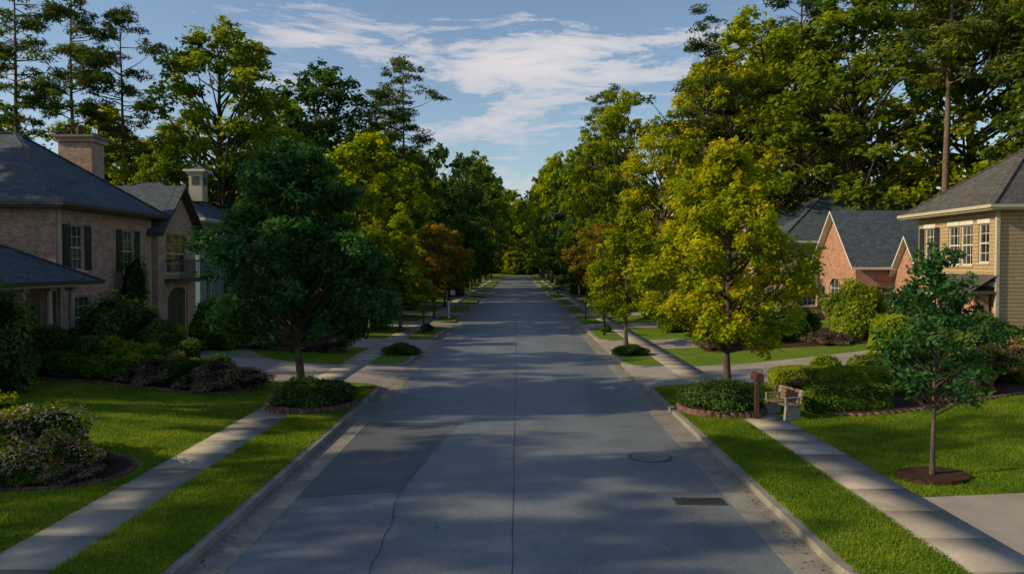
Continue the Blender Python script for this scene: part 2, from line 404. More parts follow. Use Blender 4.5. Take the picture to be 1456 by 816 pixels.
ribbon('road_seam',wob(0.03,2,0.03,180,400,0.010),0.013,M['crack'],0.006)
ribbon('road_crack',wob(-1.75,9,-1.95,14.5,18,0.05)+wob(-1.95,14.8,-1.3,20,14,0.05),0.010,M['crack'],0.009)
ribbon('road_crack',wob(-3.6,20,3.6,19.6,34,0.03),0.012,M['crack'],0.009)
ribbon('road_crack',wob(-3.6,33,3.6,33.5,24,0.04),0.025,M['crack'],0.009)
mk('asphalt_patch',[(x,y,0.035*(1-abs(x)/3.72)+0.0045) for x,y in [(-3.68,13.6),(-1.95,13.9),(-1.75,17),(-1.35,20.0),(-3.68,20.1)]],[(0,1,2,3,4)],M['patch'])
e=empty('manhole_cover',(2.86,16.5,0.02)); b=MB(); b.cyl((2.86,16.5,-0.02),0.45,0.45,0.036,40); b.make('ring',M['iron'],e)
b=MB(); b.cyl((2.86,16.5,0.0),0.40,0.40,0.022,40); b.make('lid',M['asphalt'],e)
e=empty('storm_drain',(3.1,13.4,0.02)); b=MB(); b.box(2.75,3.6,13.2,13.6,-0.02,0.016); b.make('frame',M['iron'],e)
b=MB()
for i in range(12): b.box(2.80+i*0.065,2.83+i*0.065,13.25,13.55,0.0,0.024)
b.make('grate_bars',M['black'],e)
rng=np.random.default_rng(77); n=800
sx=rng.choice([-1,1],n); px=sx*(4.17-np.abs(rng.normal(0,0.12,n))); py=9+rng.uniform(0,1,n)**1.3*60
far=rng.uniform(0,1,n)<0.15; px[far]=rng.uniform(-3.6,3.6,far.sum())
pz=np.where(np.abs(px)<3.7,0.035*(1-np.abs(px)/3.72)+0.012,0.016)
V_,Q_=leafquads(np.column_stack([px,py,pz]),0.055,0.035,rng,2.5)
V_[:,2]=np.maximum(V_[:,2],0.012+0.035*np.clip(1-np.abs(V_[:,0])/3.72,0,1))
link(bpy.data.objects.new('fallen_leaves',np_mesh('fallen_leaves',V_,Q_,[M['lf_orange']],np.zeros(n),rng.uniform(0,1,n))))

def bed(name,P,dz=0.012):
    P=np.array(P); D=[]
    for i in range(len(P)):
        q=P[(i+1)%len(P)]; m=max(1,int(np.linalg.norm(q-P[i])/0.6))
        for k in range(m): D.append(P[i]+(q-P[i])*k/m)
    D=np.array(D)
    for _ in range(3): D=(np.roll(D,1,0)+2*D+np.roll(D,-1,0))/4
    c=D.mean(0); rings=[1.0,0.97,0.8,0.6,0.4,0.2,0.05]; V=[];F=[];n=len(D)
    for ri,r in enumerate(rings):
        for d in D:
            q=c+(d-c)*r; V.append((q[0],q[1],H(q[0])+(0.004 if ri==0 else dz+0.03)+(0 if ri==0 else random.uniform(0,0.015))))
    for r in range(len(rings)-1):
        for i in range(n): F.append((r*n+i,r*n+(i+1)%n,(r+1)*n+(i+1)%n,(r+1)*n+i))
    F.append(tuple((len(rings)-1)*n+i for i in range(n)))
    a=sum(D[i][0]*D[(i+1)%n][1]-D[(i+1)%n][0]*D[i][1] for i in range(n))
    if a<0: F=[f[::-1] for f in F]
    mk(name,V,F,M['mulch']); return D
def edging(name,D,h=0.1,w=0.11,bl=0.2,closed=True,zf=None,lo=0.0):
    V=[];Q=[];T=[];n=0
    D=[np.array(d) for d in D]; 
    if closed: D.append(D[0])
    seg=[np.linalg.norm(D[i+1]-D[i]) for i in range(len(D)-1)]; tot=sum(seg); cum=np.concatenate([[0],np.cumsum(seg)]); D=np.array(D)
    k=int(tot/(bl+0.008))
    for i in range(k):
        s0=(i+0.5)/k*tot; p=np.array([np.interp(s0,cum,D[:,0]),np.interp(s0,cum,D[:,1])])
        s1=s0+0.05; q=np.array([np.interp(s1,cum,D[:,0]),np.interp(s1,cum,D[:,1])]); t=(q-p)
        if np.linalg.norm(t)<1e-6: continue
        t/=np.linalg.norm(t); a=random.uniform(-0.04,0.04); t=np.array([t[0]*math.cos(a)-t[1]*math.sin(a),t[0]*math.sin(a)+t[1]*math.cos(a)]); m=np.array([-t[1],t[0]])
        z=(zf if zf is not None else H(p[0])); hh=h+random.uniform(-0.005,0.005)
        for zz in (z-0.05-lo,z+hh):
            for sx,sy in ((-1,-1),(1,-1),(1,1),(-1,1)):
                q=p+t*sx*bl/2+m*sy*w/2; V.append((q[0],q[1],zz))
        Q+=[tuple(j+n for j in f) for f in BF]; T+=[random.random()]*6; n+=8
    me=np_mesh(name,np.array(V),np.array(Q),[M['edging']],np.zeros(len(Q)),T); link(bpy.data.objects.new(name,me))
D=bed('mulch_bed',[(-21,24.8),(-16,24.5),(-12.5,24.0),(-9.6,23.2),(-8.3,23.3),(-7.7,24.6),(-8.2,25.9),(-10.5,26.0),(-12.6,27.5),(-15,30.5),(-17.2,36),(-21,36)])
edging('brick_edging',D,h=.07)
D=bed('mulch_bed',[(-8.9+1.75*math.cos(a)*1.1,14.7+1.55*math.sin(a)) for a in np.linspace(0,6.28,18)[:-1]])
edging('brick_edging',D,h=0.05,w=0.09)
D=bed('mulch_bed',[(7.7,20.7),(8.6,19.9),(11,20.5),(14.5,22.2),(20,24.5),(21,33),(17,28.5),(13,26.6),(9.5,25.4),(7.9,22.5)])
edging('brick_edging',D,h=0.06)
bed('mulch_ring',[(7.65+0.72*math.cos(a),14.45+0.62*math.sin(a)) for a in np.linspace(0,6.28,18)[:-1]],0.03)
bed('mulch_bed',[(-13.5,34.8),(-7.7,34.6),(-7.6,36.4),(-13.5,36.6)])
bed('mulch_bed',[(8.2,34.6),(17.5,35.5),(19,44),(13,42),(8.4,36.2)])

def planter(cx,cy,r):
    D=[np.array([cx+r*math.cos(a),cy+r*math.sin(a)]) for a in np.linspace(0,6.2832,40)[:-1]]
    edging('brick_planter_ring',D,h=0.10,w=0.14,bl=0.17,zf=0.13,lo=0.1)
    edging('brick_planter_ring',[np.array([cx,cy])+(d-np.array([cx,cy]))*0.985 for d in D],h=0.16,w=0.17,bl=0.17,zf=0.13,lo=0.0)
    V=[(cx,cy,0.40)];F=[];n=24
    for k,(rr,z) in enumerate(((0.4,0.36),(0.75,0.31),(0.97,0.24))):
        for i in range(n):
            a=6.2832*i/n; V.append((cx+r*rr*math.cos(a),cy+r*rr*math.sin(a),z))
    for i in range(n):
        F.append((0,1+i,1+(i+1)%n))
        for k in range(2): F.append((1+k*n+i,1+(k+1)*n+i,1+(k+1)*n+(i+1)%n,1+k*n+(i+1)%n))
    mk('planter_soil',V,F,M['mulch'],smooth=True)
planter(-5.55,21.7,1.15); planter(5.55,21.2,1.12)

# ------------------------------------------------------------------ shrubs
def shrub_mesh(name,seed,rx,ry,h,nleaf,ls,lw,leafm,shape='ball',bump=0.16,petal=None,pfrac=0.15,loose=0.06):
    rng=np.random.default_rng(seed); A=Acc()
    d=unit(rng.normal(size=(nleaf,3)))
    if shape=='box':
        m=(np.abs(d)**6).sum(1)**(1/6); base=d/m[:,None]
    else: base=d.copy()
    ph=rng.uniform(0,6.28,9); fr=rng.uniform(2.5,6,9)
    def lump(d): return 1+bump*(np.sin(d[:,0]*fr[0]+ph[0])*np.sin(d[:,1]*fr[1]+ph[1])+0.8*np.sin(d[:,2]*fr[2]+d[:,0]*fr[3]+ph[2])+0.5*np.sin(d[:,0]*11+ph[4])*np.sin(d[:,1]*12+ph[5])*np.sin(d[:,2]*10+ph[6]))
    lp=lump(d); sh=1-rng.exponential(loose,size=nleaf)+rng.uniform(0,loose*1.2,nleaf)
    P=base*lp[:,None]*sh[:,None]*np.array([rx,ry,h/2])
    P[:,2]+=h/2*0.92
    keep=P[:,2]>0.0; P=P[keep]; dd=d[keep]; lpk=lp[keep]
    V,Q=leafquads(P,ls,lw,rng,0.25,dd,1.0)
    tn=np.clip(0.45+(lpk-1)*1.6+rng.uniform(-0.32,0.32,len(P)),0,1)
    mi=np.ones(len(P),int)
    if petal is not None:
        clus=np.sin(P[:,0]*9+ph[7])*np.sin(P[:,1]*8+ph[8])*np.sin(P[:,2]*10)
        mi[(rng.uniform(0,1,len(P))<pfrac*2.2)&(clus>-0.05)&(dd[:,2]>-0.2)]=2
    A.add(V,Q,1,tn); A.m[-1]=mi
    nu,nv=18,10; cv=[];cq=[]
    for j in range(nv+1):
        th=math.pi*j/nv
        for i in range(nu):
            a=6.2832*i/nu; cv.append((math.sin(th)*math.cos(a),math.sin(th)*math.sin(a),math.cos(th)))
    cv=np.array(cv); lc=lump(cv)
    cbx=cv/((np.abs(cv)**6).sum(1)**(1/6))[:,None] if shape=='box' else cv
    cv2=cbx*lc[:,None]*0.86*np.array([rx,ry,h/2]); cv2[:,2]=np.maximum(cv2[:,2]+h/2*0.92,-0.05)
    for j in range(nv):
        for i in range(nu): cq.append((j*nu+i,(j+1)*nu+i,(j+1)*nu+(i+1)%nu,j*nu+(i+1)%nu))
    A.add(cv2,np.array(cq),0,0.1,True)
    return A.mesh(name,[M['core'],leafm]+([petal] if petal else []))
SH={}
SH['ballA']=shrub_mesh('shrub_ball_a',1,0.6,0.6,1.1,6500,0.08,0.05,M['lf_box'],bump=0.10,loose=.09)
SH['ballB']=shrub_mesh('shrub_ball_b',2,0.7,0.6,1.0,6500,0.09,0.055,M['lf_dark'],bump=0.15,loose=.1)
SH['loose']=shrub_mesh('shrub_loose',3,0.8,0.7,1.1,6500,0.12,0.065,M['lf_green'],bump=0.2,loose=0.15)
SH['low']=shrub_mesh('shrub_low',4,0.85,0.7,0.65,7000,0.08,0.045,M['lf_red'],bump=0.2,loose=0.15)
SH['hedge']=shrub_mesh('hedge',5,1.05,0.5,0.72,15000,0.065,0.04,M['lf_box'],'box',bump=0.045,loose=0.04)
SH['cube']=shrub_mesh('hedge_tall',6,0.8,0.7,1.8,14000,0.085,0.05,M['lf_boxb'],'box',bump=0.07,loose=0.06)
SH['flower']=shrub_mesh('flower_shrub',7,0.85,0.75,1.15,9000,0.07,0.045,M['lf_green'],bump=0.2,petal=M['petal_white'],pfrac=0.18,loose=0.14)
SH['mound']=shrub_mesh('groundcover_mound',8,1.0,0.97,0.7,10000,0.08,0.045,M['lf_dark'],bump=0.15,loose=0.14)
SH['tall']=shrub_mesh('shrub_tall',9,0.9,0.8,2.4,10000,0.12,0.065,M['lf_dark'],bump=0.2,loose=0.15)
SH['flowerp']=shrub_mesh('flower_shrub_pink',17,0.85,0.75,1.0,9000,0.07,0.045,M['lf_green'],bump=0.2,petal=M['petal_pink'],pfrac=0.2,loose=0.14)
NM={'ballA':'boxwood_shrub','ballB':'holly_shrub','loose':'loose_shrub','low':'loropetalum_shrub','hedge':'clipped_hedge','cube':'tall_hedge','flower':'white_flower_shrub','mound':'groundcover_mound','tall':'tall_shrub','flowerp':'pink_flower_shrub'}
def sh(k,x,y,s=1.0,sz=None,mat=None,rot=None,z=None): return place(SH[k],NM[k],x,y,s,rot,mat,z=(H(x)-0.03 if z is None else z),sz=sz)
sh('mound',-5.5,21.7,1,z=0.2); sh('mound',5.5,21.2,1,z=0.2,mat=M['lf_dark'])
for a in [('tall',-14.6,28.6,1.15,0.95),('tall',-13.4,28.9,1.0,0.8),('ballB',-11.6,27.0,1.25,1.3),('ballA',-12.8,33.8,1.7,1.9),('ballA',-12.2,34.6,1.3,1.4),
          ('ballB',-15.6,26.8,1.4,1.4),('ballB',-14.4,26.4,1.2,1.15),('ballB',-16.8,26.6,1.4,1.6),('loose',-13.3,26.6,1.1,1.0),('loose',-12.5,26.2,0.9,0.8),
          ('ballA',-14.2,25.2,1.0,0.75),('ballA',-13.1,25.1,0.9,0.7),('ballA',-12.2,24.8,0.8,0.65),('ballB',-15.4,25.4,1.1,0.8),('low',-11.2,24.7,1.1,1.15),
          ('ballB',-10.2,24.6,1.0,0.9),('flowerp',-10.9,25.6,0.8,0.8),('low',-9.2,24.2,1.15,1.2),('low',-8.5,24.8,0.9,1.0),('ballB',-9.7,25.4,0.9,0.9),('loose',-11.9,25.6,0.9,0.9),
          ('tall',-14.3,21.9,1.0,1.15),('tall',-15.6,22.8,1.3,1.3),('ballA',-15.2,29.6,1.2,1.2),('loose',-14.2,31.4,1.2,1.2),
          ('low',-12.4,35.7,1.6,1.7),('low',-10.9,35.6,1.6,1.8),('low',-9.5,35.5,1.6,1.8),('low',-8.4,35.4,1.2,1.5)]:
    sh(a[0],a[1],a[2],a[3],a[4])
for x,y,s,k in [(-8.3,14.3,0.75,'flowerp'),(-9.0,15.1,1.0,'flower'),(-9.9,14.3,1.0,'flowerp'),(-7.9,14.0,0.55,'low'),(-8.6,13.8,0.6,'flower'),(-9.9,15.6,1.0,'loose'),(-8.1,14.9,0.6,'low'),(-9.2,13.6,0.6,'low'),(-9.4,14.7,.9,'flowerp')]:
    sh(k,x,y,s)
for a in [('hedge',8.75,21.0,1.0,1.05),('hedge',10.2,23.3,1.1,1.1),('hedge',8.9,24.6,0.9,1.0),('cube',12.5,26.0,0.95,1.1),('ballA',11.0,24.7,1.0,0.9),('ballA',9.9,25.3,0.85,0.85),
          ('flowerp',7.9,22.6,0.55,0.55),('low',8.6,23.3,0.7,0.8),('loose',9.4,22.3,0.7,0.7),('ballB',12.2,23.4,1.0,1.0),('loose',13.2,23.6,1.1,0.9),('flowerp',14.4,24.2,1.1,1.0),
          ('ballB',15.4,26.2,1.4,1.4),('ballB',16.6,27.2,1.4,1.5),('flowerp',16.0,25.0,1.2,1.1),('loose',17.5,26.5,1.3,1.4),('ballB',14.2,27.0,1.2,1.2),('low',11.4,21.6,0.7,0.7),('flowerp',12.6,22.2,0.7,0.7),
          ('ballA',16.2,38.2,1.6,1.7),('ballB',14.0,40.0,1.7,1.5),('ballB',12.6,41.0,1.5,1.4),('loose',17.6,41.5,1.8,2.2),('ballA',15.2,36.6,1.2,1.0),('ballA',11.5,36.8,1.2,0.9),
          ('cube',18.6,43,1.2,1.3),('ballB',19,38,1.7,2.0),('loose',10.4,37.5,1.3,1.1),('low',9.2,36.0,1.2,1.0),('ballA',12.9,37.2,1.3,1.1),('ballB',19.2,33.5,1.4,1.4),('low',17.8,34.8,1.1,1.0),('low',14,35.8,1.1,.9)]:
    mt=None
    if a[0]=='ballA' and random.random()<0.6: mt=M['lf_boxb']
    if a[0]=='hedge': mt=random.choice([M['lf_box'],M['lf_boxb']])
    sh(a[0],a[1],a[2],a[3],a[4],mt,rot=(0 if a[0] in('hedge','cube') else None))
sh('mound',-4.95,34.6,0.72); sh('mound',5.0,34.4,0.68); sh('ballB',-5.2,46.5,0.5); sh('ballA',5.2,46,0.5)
rs=random.Random(11)
for i in range(100):
    s=rs.choice((-1,1)); y=rs.uniform(44,150); x=s*(8+abs(rs.gauss(0,1))*5)
    if any(a-1<y<b_+1 for a,b_ in DR[s]): continue
    k=rs.choice(['ballA','ballB','loose','low','ballB','tall','cube','flowerp'])
    sh(k,x,y,rs.uniform(1.0,1.9),rs.uniform(0.9,1.9),rs.choice([None,None,M['lf_boxb'],M['lf_dark'],M['lf_green']]),rs.uniform(0,6))

# ------------------------------------------------------------------ trees
PB=([0,.12,.32,.6,.85,1],[.55,.92,1,.82,.50,.18])
PO=([0,.2,.45,.75,.92,1],[.55,.9,1,.85,.5,.2])
PP=([0,.2,.5,.8,1],[.55,.9,1,.7,.2])
PY=([0,.15,.35,.65,.85,1],[.6,1,.98,.62,.36,.1])
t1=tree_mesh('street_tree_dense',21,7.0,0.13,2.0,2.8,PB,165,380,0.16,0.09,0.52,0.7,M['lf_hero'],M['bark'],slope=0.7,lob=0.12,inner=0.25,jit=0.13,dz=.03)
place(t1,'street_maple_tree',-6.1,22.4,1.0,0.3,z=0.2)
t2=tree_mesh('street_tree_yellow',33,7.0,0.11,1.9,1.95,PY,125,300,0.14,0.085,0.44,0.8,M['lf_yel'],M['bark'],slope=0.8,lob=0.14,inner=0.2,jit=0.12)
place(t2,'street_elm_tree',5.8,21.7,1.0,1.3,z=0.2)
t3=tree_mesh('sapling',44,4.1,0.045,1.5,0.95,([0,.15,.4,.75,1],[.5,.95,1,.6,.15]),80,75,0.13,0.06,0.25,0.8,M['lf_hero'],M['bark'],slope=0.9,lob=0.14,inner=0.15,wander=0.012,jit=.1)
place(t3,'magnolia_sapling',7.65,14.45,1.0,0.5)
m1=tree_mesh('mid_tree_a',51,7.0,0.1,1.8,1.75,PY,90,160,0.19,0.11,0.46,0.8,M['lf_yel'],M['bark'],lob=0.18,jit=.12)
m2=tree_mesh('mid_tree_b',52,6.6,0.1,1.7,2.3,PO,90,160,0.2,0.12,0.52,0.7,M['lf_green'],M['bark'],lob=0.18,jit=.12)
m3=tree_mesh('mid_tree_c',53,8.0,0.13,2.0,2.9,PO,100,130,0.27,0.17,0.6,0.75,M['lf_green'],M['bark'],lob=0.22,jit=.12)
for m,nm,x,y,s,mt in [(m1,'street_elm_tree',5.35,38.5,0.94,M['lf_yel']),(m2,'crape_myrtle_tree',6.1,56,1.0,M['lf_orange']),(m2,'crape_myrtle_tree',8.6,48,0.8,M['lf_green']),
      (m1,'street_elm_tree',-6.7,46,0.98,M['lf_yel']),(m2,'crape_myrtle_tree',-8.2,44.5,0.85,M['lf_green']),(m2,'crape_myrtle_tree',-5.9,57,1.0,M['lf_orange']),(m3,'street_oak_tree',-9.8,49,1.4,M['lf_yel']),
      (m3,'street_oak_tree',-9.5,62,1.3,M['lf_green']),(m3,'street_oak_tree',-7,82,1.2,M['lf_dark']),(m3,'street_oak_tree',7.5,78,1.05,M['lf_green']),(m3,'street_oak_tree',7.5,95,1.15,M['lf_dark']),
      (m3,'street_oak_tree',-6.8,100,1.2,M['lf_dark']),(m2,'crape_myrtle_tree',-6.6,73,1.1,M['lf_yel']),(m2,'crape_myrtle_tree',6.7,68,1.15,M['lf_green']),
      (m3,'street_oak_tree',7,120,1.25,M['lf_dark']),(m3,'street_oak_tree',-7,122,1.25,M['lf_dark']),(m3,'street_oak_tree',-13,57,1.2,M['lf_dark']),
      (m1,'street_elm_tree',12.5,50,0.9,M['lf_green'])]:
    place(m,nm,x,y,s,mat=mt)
ok=[tree_mesh('oak_%d'%i,60+i,22,0.38,4.5,6.0,PO,125,175,0.44,0.26,1.3,0.62,M['lf_green'],M['bark'],slope=0.9,lob=0.28,inner=0.2,wander=0.03,jit=.12) for i in range(3)]
okf=[tree_mesh('oak_far_%d'%i,70+i,22,0.38,4.5,6.0,PO,110,70,0.75,0.5,1.4,0.65,M['lf_green'],M['bark'],slope=0.9,lob=0.25,inner=0.25,wander=0.03) for i in range(2)]
pn=[tree_mesh('pine_%d'%i,80+i,25,0.25,13.5,3.4,PP,50,180,0.46,0.11,1.1,0.4,M['lf_pine'],M['pinebark'],slope=0.25,lob=0.3,inner=0.15,wander=0.012,top=0.98) for i in range(3)]
def oak(x,y,h,mat=None,w=1.0,i=None):
    s=h/22; src=okf if y>104 else ok
    return place(src[random.randrange(len(src))],'oak_tree',x,y,sxy=s*w,sz=s,mat=mat)
def pine(x,y,h,mat=None,w=1.0):
    s=h/25; return place(pn[random.randrange(3)],'pine_tree',x,y,sxy=s*w,sz=s,mat=mat)
G,Yl,Dk=M['lf_green'],M['lf_yel'],M['lf_dark']
for x,y,h in [(-39,62,27),(-34.5,62,25),(-31.5,64,23.5),(-11.2,80,24),(-14,86,23),(30.1,56,30),(15.5,66,23.5),(24,68,29),(40,60,30),(34,52,28),(11,98,25)]: pine(x,y,h)
for x,y,h,mt,w in [(-24.5,67,23,G,1.0),(-18.6,76,22,Dk,1.0),(-30,74,17,Yl,1.1),(-38,72,17,Yl,1.1),(-46,68,17,Yl,1.2),(-42,61,14,G,1.1),(-34,68,13,G,1.1),(-13,70,15,G,0.9),(-11,88,16,G,.8),(-17,95,20,G,1),(-11,108,19.5,Dk,.7),(-9.5,135,22,Dk,.7),
      (10.4,85,21.5,Yl,0.7),(14,76,17,Yl,0.9),(17.5,66,20,Yl,1),(22,72,25,Yl,1.1),(27,63,25,G,1.1),(35,62,26,Yl,1.1),(40,54,26,Yl,1.1),(36,47,22,G,1.0),(10,108,21,G,.7),(10,130,22,G,.7),
      (-27,60,12,G,.9),(20,84,24,G,1),(29,86,28,Yl,1.2),(-25,92,22,G,1)]: oak(x,y,h,mt,w)
rt=random.Random(7)
for i in range(26):
    s=rt.choice((-1,1)); y=rt.uniform(100,285); x=s*(10+rt.random()**1.5*34)
    oak(x,y,min(rt.uniform(21,29),2.5+.148*y),rt.choice([G,G,Dk,Yl]),0.95)
for s,y in [(-1,150),(1,152),(-1,172),(1,176),(-1,200),(1,204),(-1,232),(1,236),(-1,262),(1,262)]: oak(s*rt.uniform(7.6,8.8),y,24+ (y-150)*0.05,rt.choice([G,G,Yl]),0.8)
for i in range(8): oak(-22+i*6+rt.uniform(-1,1),312+rt.uniform(0,20),rt.uniform(29,36),rt.choice([G,Yl]),1.1)
for i in range(15): place(m3,'understorey_tree',-14+i*2.0+rt.uniform(-.6,.6),297+rt.uniform(0,7),rt.uniform(0.9,1.6),mat=rt.choice([G,Dk,Yl,G]),z=-1.5)
for i in range(32):
    s=rt.choice((-1,1)); y=rt.uniform(66,180); x=s*(14+rt.random()*30)
    place(m3,'understorey_tree',x,y,rt.uniform(0.9,1.6),mat=rt.choice([G,Dk,Yl,G]))
# trees added to the left, outside the view, placed to shade the street
for x,y,h,w in [(-29,17.5,18,.55),(-31,5,17.5,.45),(-36,27,20,.7)]: oak(x,y,h,Dk,w)
for x,y,h in [(-27,11,19),(-32,0,20),(-26,21,18),(-35,8,22)]: pine(x,y,h)

SH['con']=shrub_mesh('conifer',19,0.5,0.5,3.8,8000,0.12,0.055,M['lf_dark'],bump=0.2,loose=0.2)
place(SH['con'],'narrow_conifer',-16.2,33.8,1.0,z=0.5,sxy=1.0,sz=1.0)
A=Acc(); rng=np.random.default_rng(8)
for i in range(60):
    a=rng.uniform(0,6.28); el=rng.uniform(0.3,1.45); l=rng.uniform(0.5,0.8); d=np.array([math.cos(a)*math.cos(el),math.sin(a)*math.cos(el),math.sin(el)])
    t=np.array([-math.sin(a),math.cos(a),0])*0.03
    b0=np.zeros(3); m_=d*l*0.5; e_=d*l+np.array([0,0,-0.1*l])
    A.add(np.array([b0-t*0.5,b0+t*0.5,m_+t,m_-t]),np.array([[0,1,2,3]]),0,rng.uniform(0.4,1)); A.add(np.array([m_-t,m_+t,e_+t*0.05,e_-t*0.05]),np.array([[0,1,2,3]]),0,rng.uniform(0.4,1))
yu=A.mesh('yucca',[M['lf_box']])
for x,y in [(14.9,23.3),(15.6,24.0)]: place(yu,'yucca_plant',x,y,1.1,slot=0)

# ------------------------------------------------------------------ grass blades
rng=np.random.default_rng(12)
def area_pts(x0,x1,y0,y1,dens): 
    n=int((x1-x0)*(y1-y0)*dens); return np.stack([rng.uniform(x0,x1,n),rng.uniform(y0,y1,n)],1)
Pz=[]
for (x0,x1,y0,y1,dn,zz) in [(-5.79,-4.36,8,25.4,1700,.135),(4.36,5.79,9.7,25,1700,.135),(-16,-6.83,9,17,1300,None),(-16,-6.83,17,24.6,800,None),(6.83,14.5,13.3,21.5,1200,None),(6.83,9.5,21.5,25.5,700,None),(-13,-6.83,31.4,34.5,500,None)]:
    p=area_pts(x0,x1,y0,y1,dn); z=np.full(len(p),zz) if zz else Hn(p[:,0]); Pz.append(np.column_stack([p,z]))
P=np.concatenate(Pz)
ex=((P[:,0]+8.9)/1.9)**2+((P[:,1]-14.7)/1.52)**2<1
ex|=((P[:,0]-7.65)**2+(P[:,1]-14.45)**2)<0.6**2
ex|=((P[:,0]-5.55)**2+(P[:,1]-21.2)**2)<1.15**2
ex|=((P[:,0]+5.55)**2+(P[:,1]-21.7)**2)<1.15**2
ex|=(P[:,0]<-8)&(P[:,1]>np.interp(-P[:,0],[8,8.3,9.6,12.5,16,21],[24.6,23.35,23.25,24.05,24.5,24.8]))&(P[:,1]<27)
ex|=(P[:,0]>7.8)&(P[:,1]>np.interp(P[:,0],[7.8,8.6,11,14.5,20],[20.8,20.0,20.55,22.2,24.5]))&(P[:,0]>np.interp(P[:,1],[20,22.5,25.4,26],[7.7,7.9,9.3,9.5]))
for s,yb in ((-1,26.2),(1,25.8)):
    ex|=(P[:,0]*s<5.75)&(P[:,0]*s>4)&(P[:,1]>yb-1.0)
P=P[~ex]; n=len(P)
a=rng.uniform(0,6.283,n); h=rng.uniform(0.025,0.055,n); w=rng.uniform(0.005,0.010,n)
ln=np.stack([rng.normal(0,0.35,n)*h,rng.normal(0,0.35,n)*h,h],1); wv=np.stack([np.cos(a)*w,np.sin(a)*w,np.zeros(n)],1)
V=np.stack([P-wv,P+wv,P+ln+wv*0.25,P+ln-wv*0.25],1).reshape(-1,3)
pt=0.48+0.2*np.sin(P[:,0]*1.7+np.sin(P[:,1]*0.9)*2)*np.sin(P[:,1]*1.3)+0.14*np.sin(P[:,0]*5.1+np.sin(P[:,1]*3.1)*1.5)*np.sin(P[:,1]*4.3+1)+rng.uniform(-0.3,0.3,n)
me=np_mesh('grass_blades',V,np.arange(4*n).reshape(n,4),[M['blade']],np.zeros(n),np.clip(pt,0,1))
link(bpy.data.objects.new('lawn_grass_blades',me))

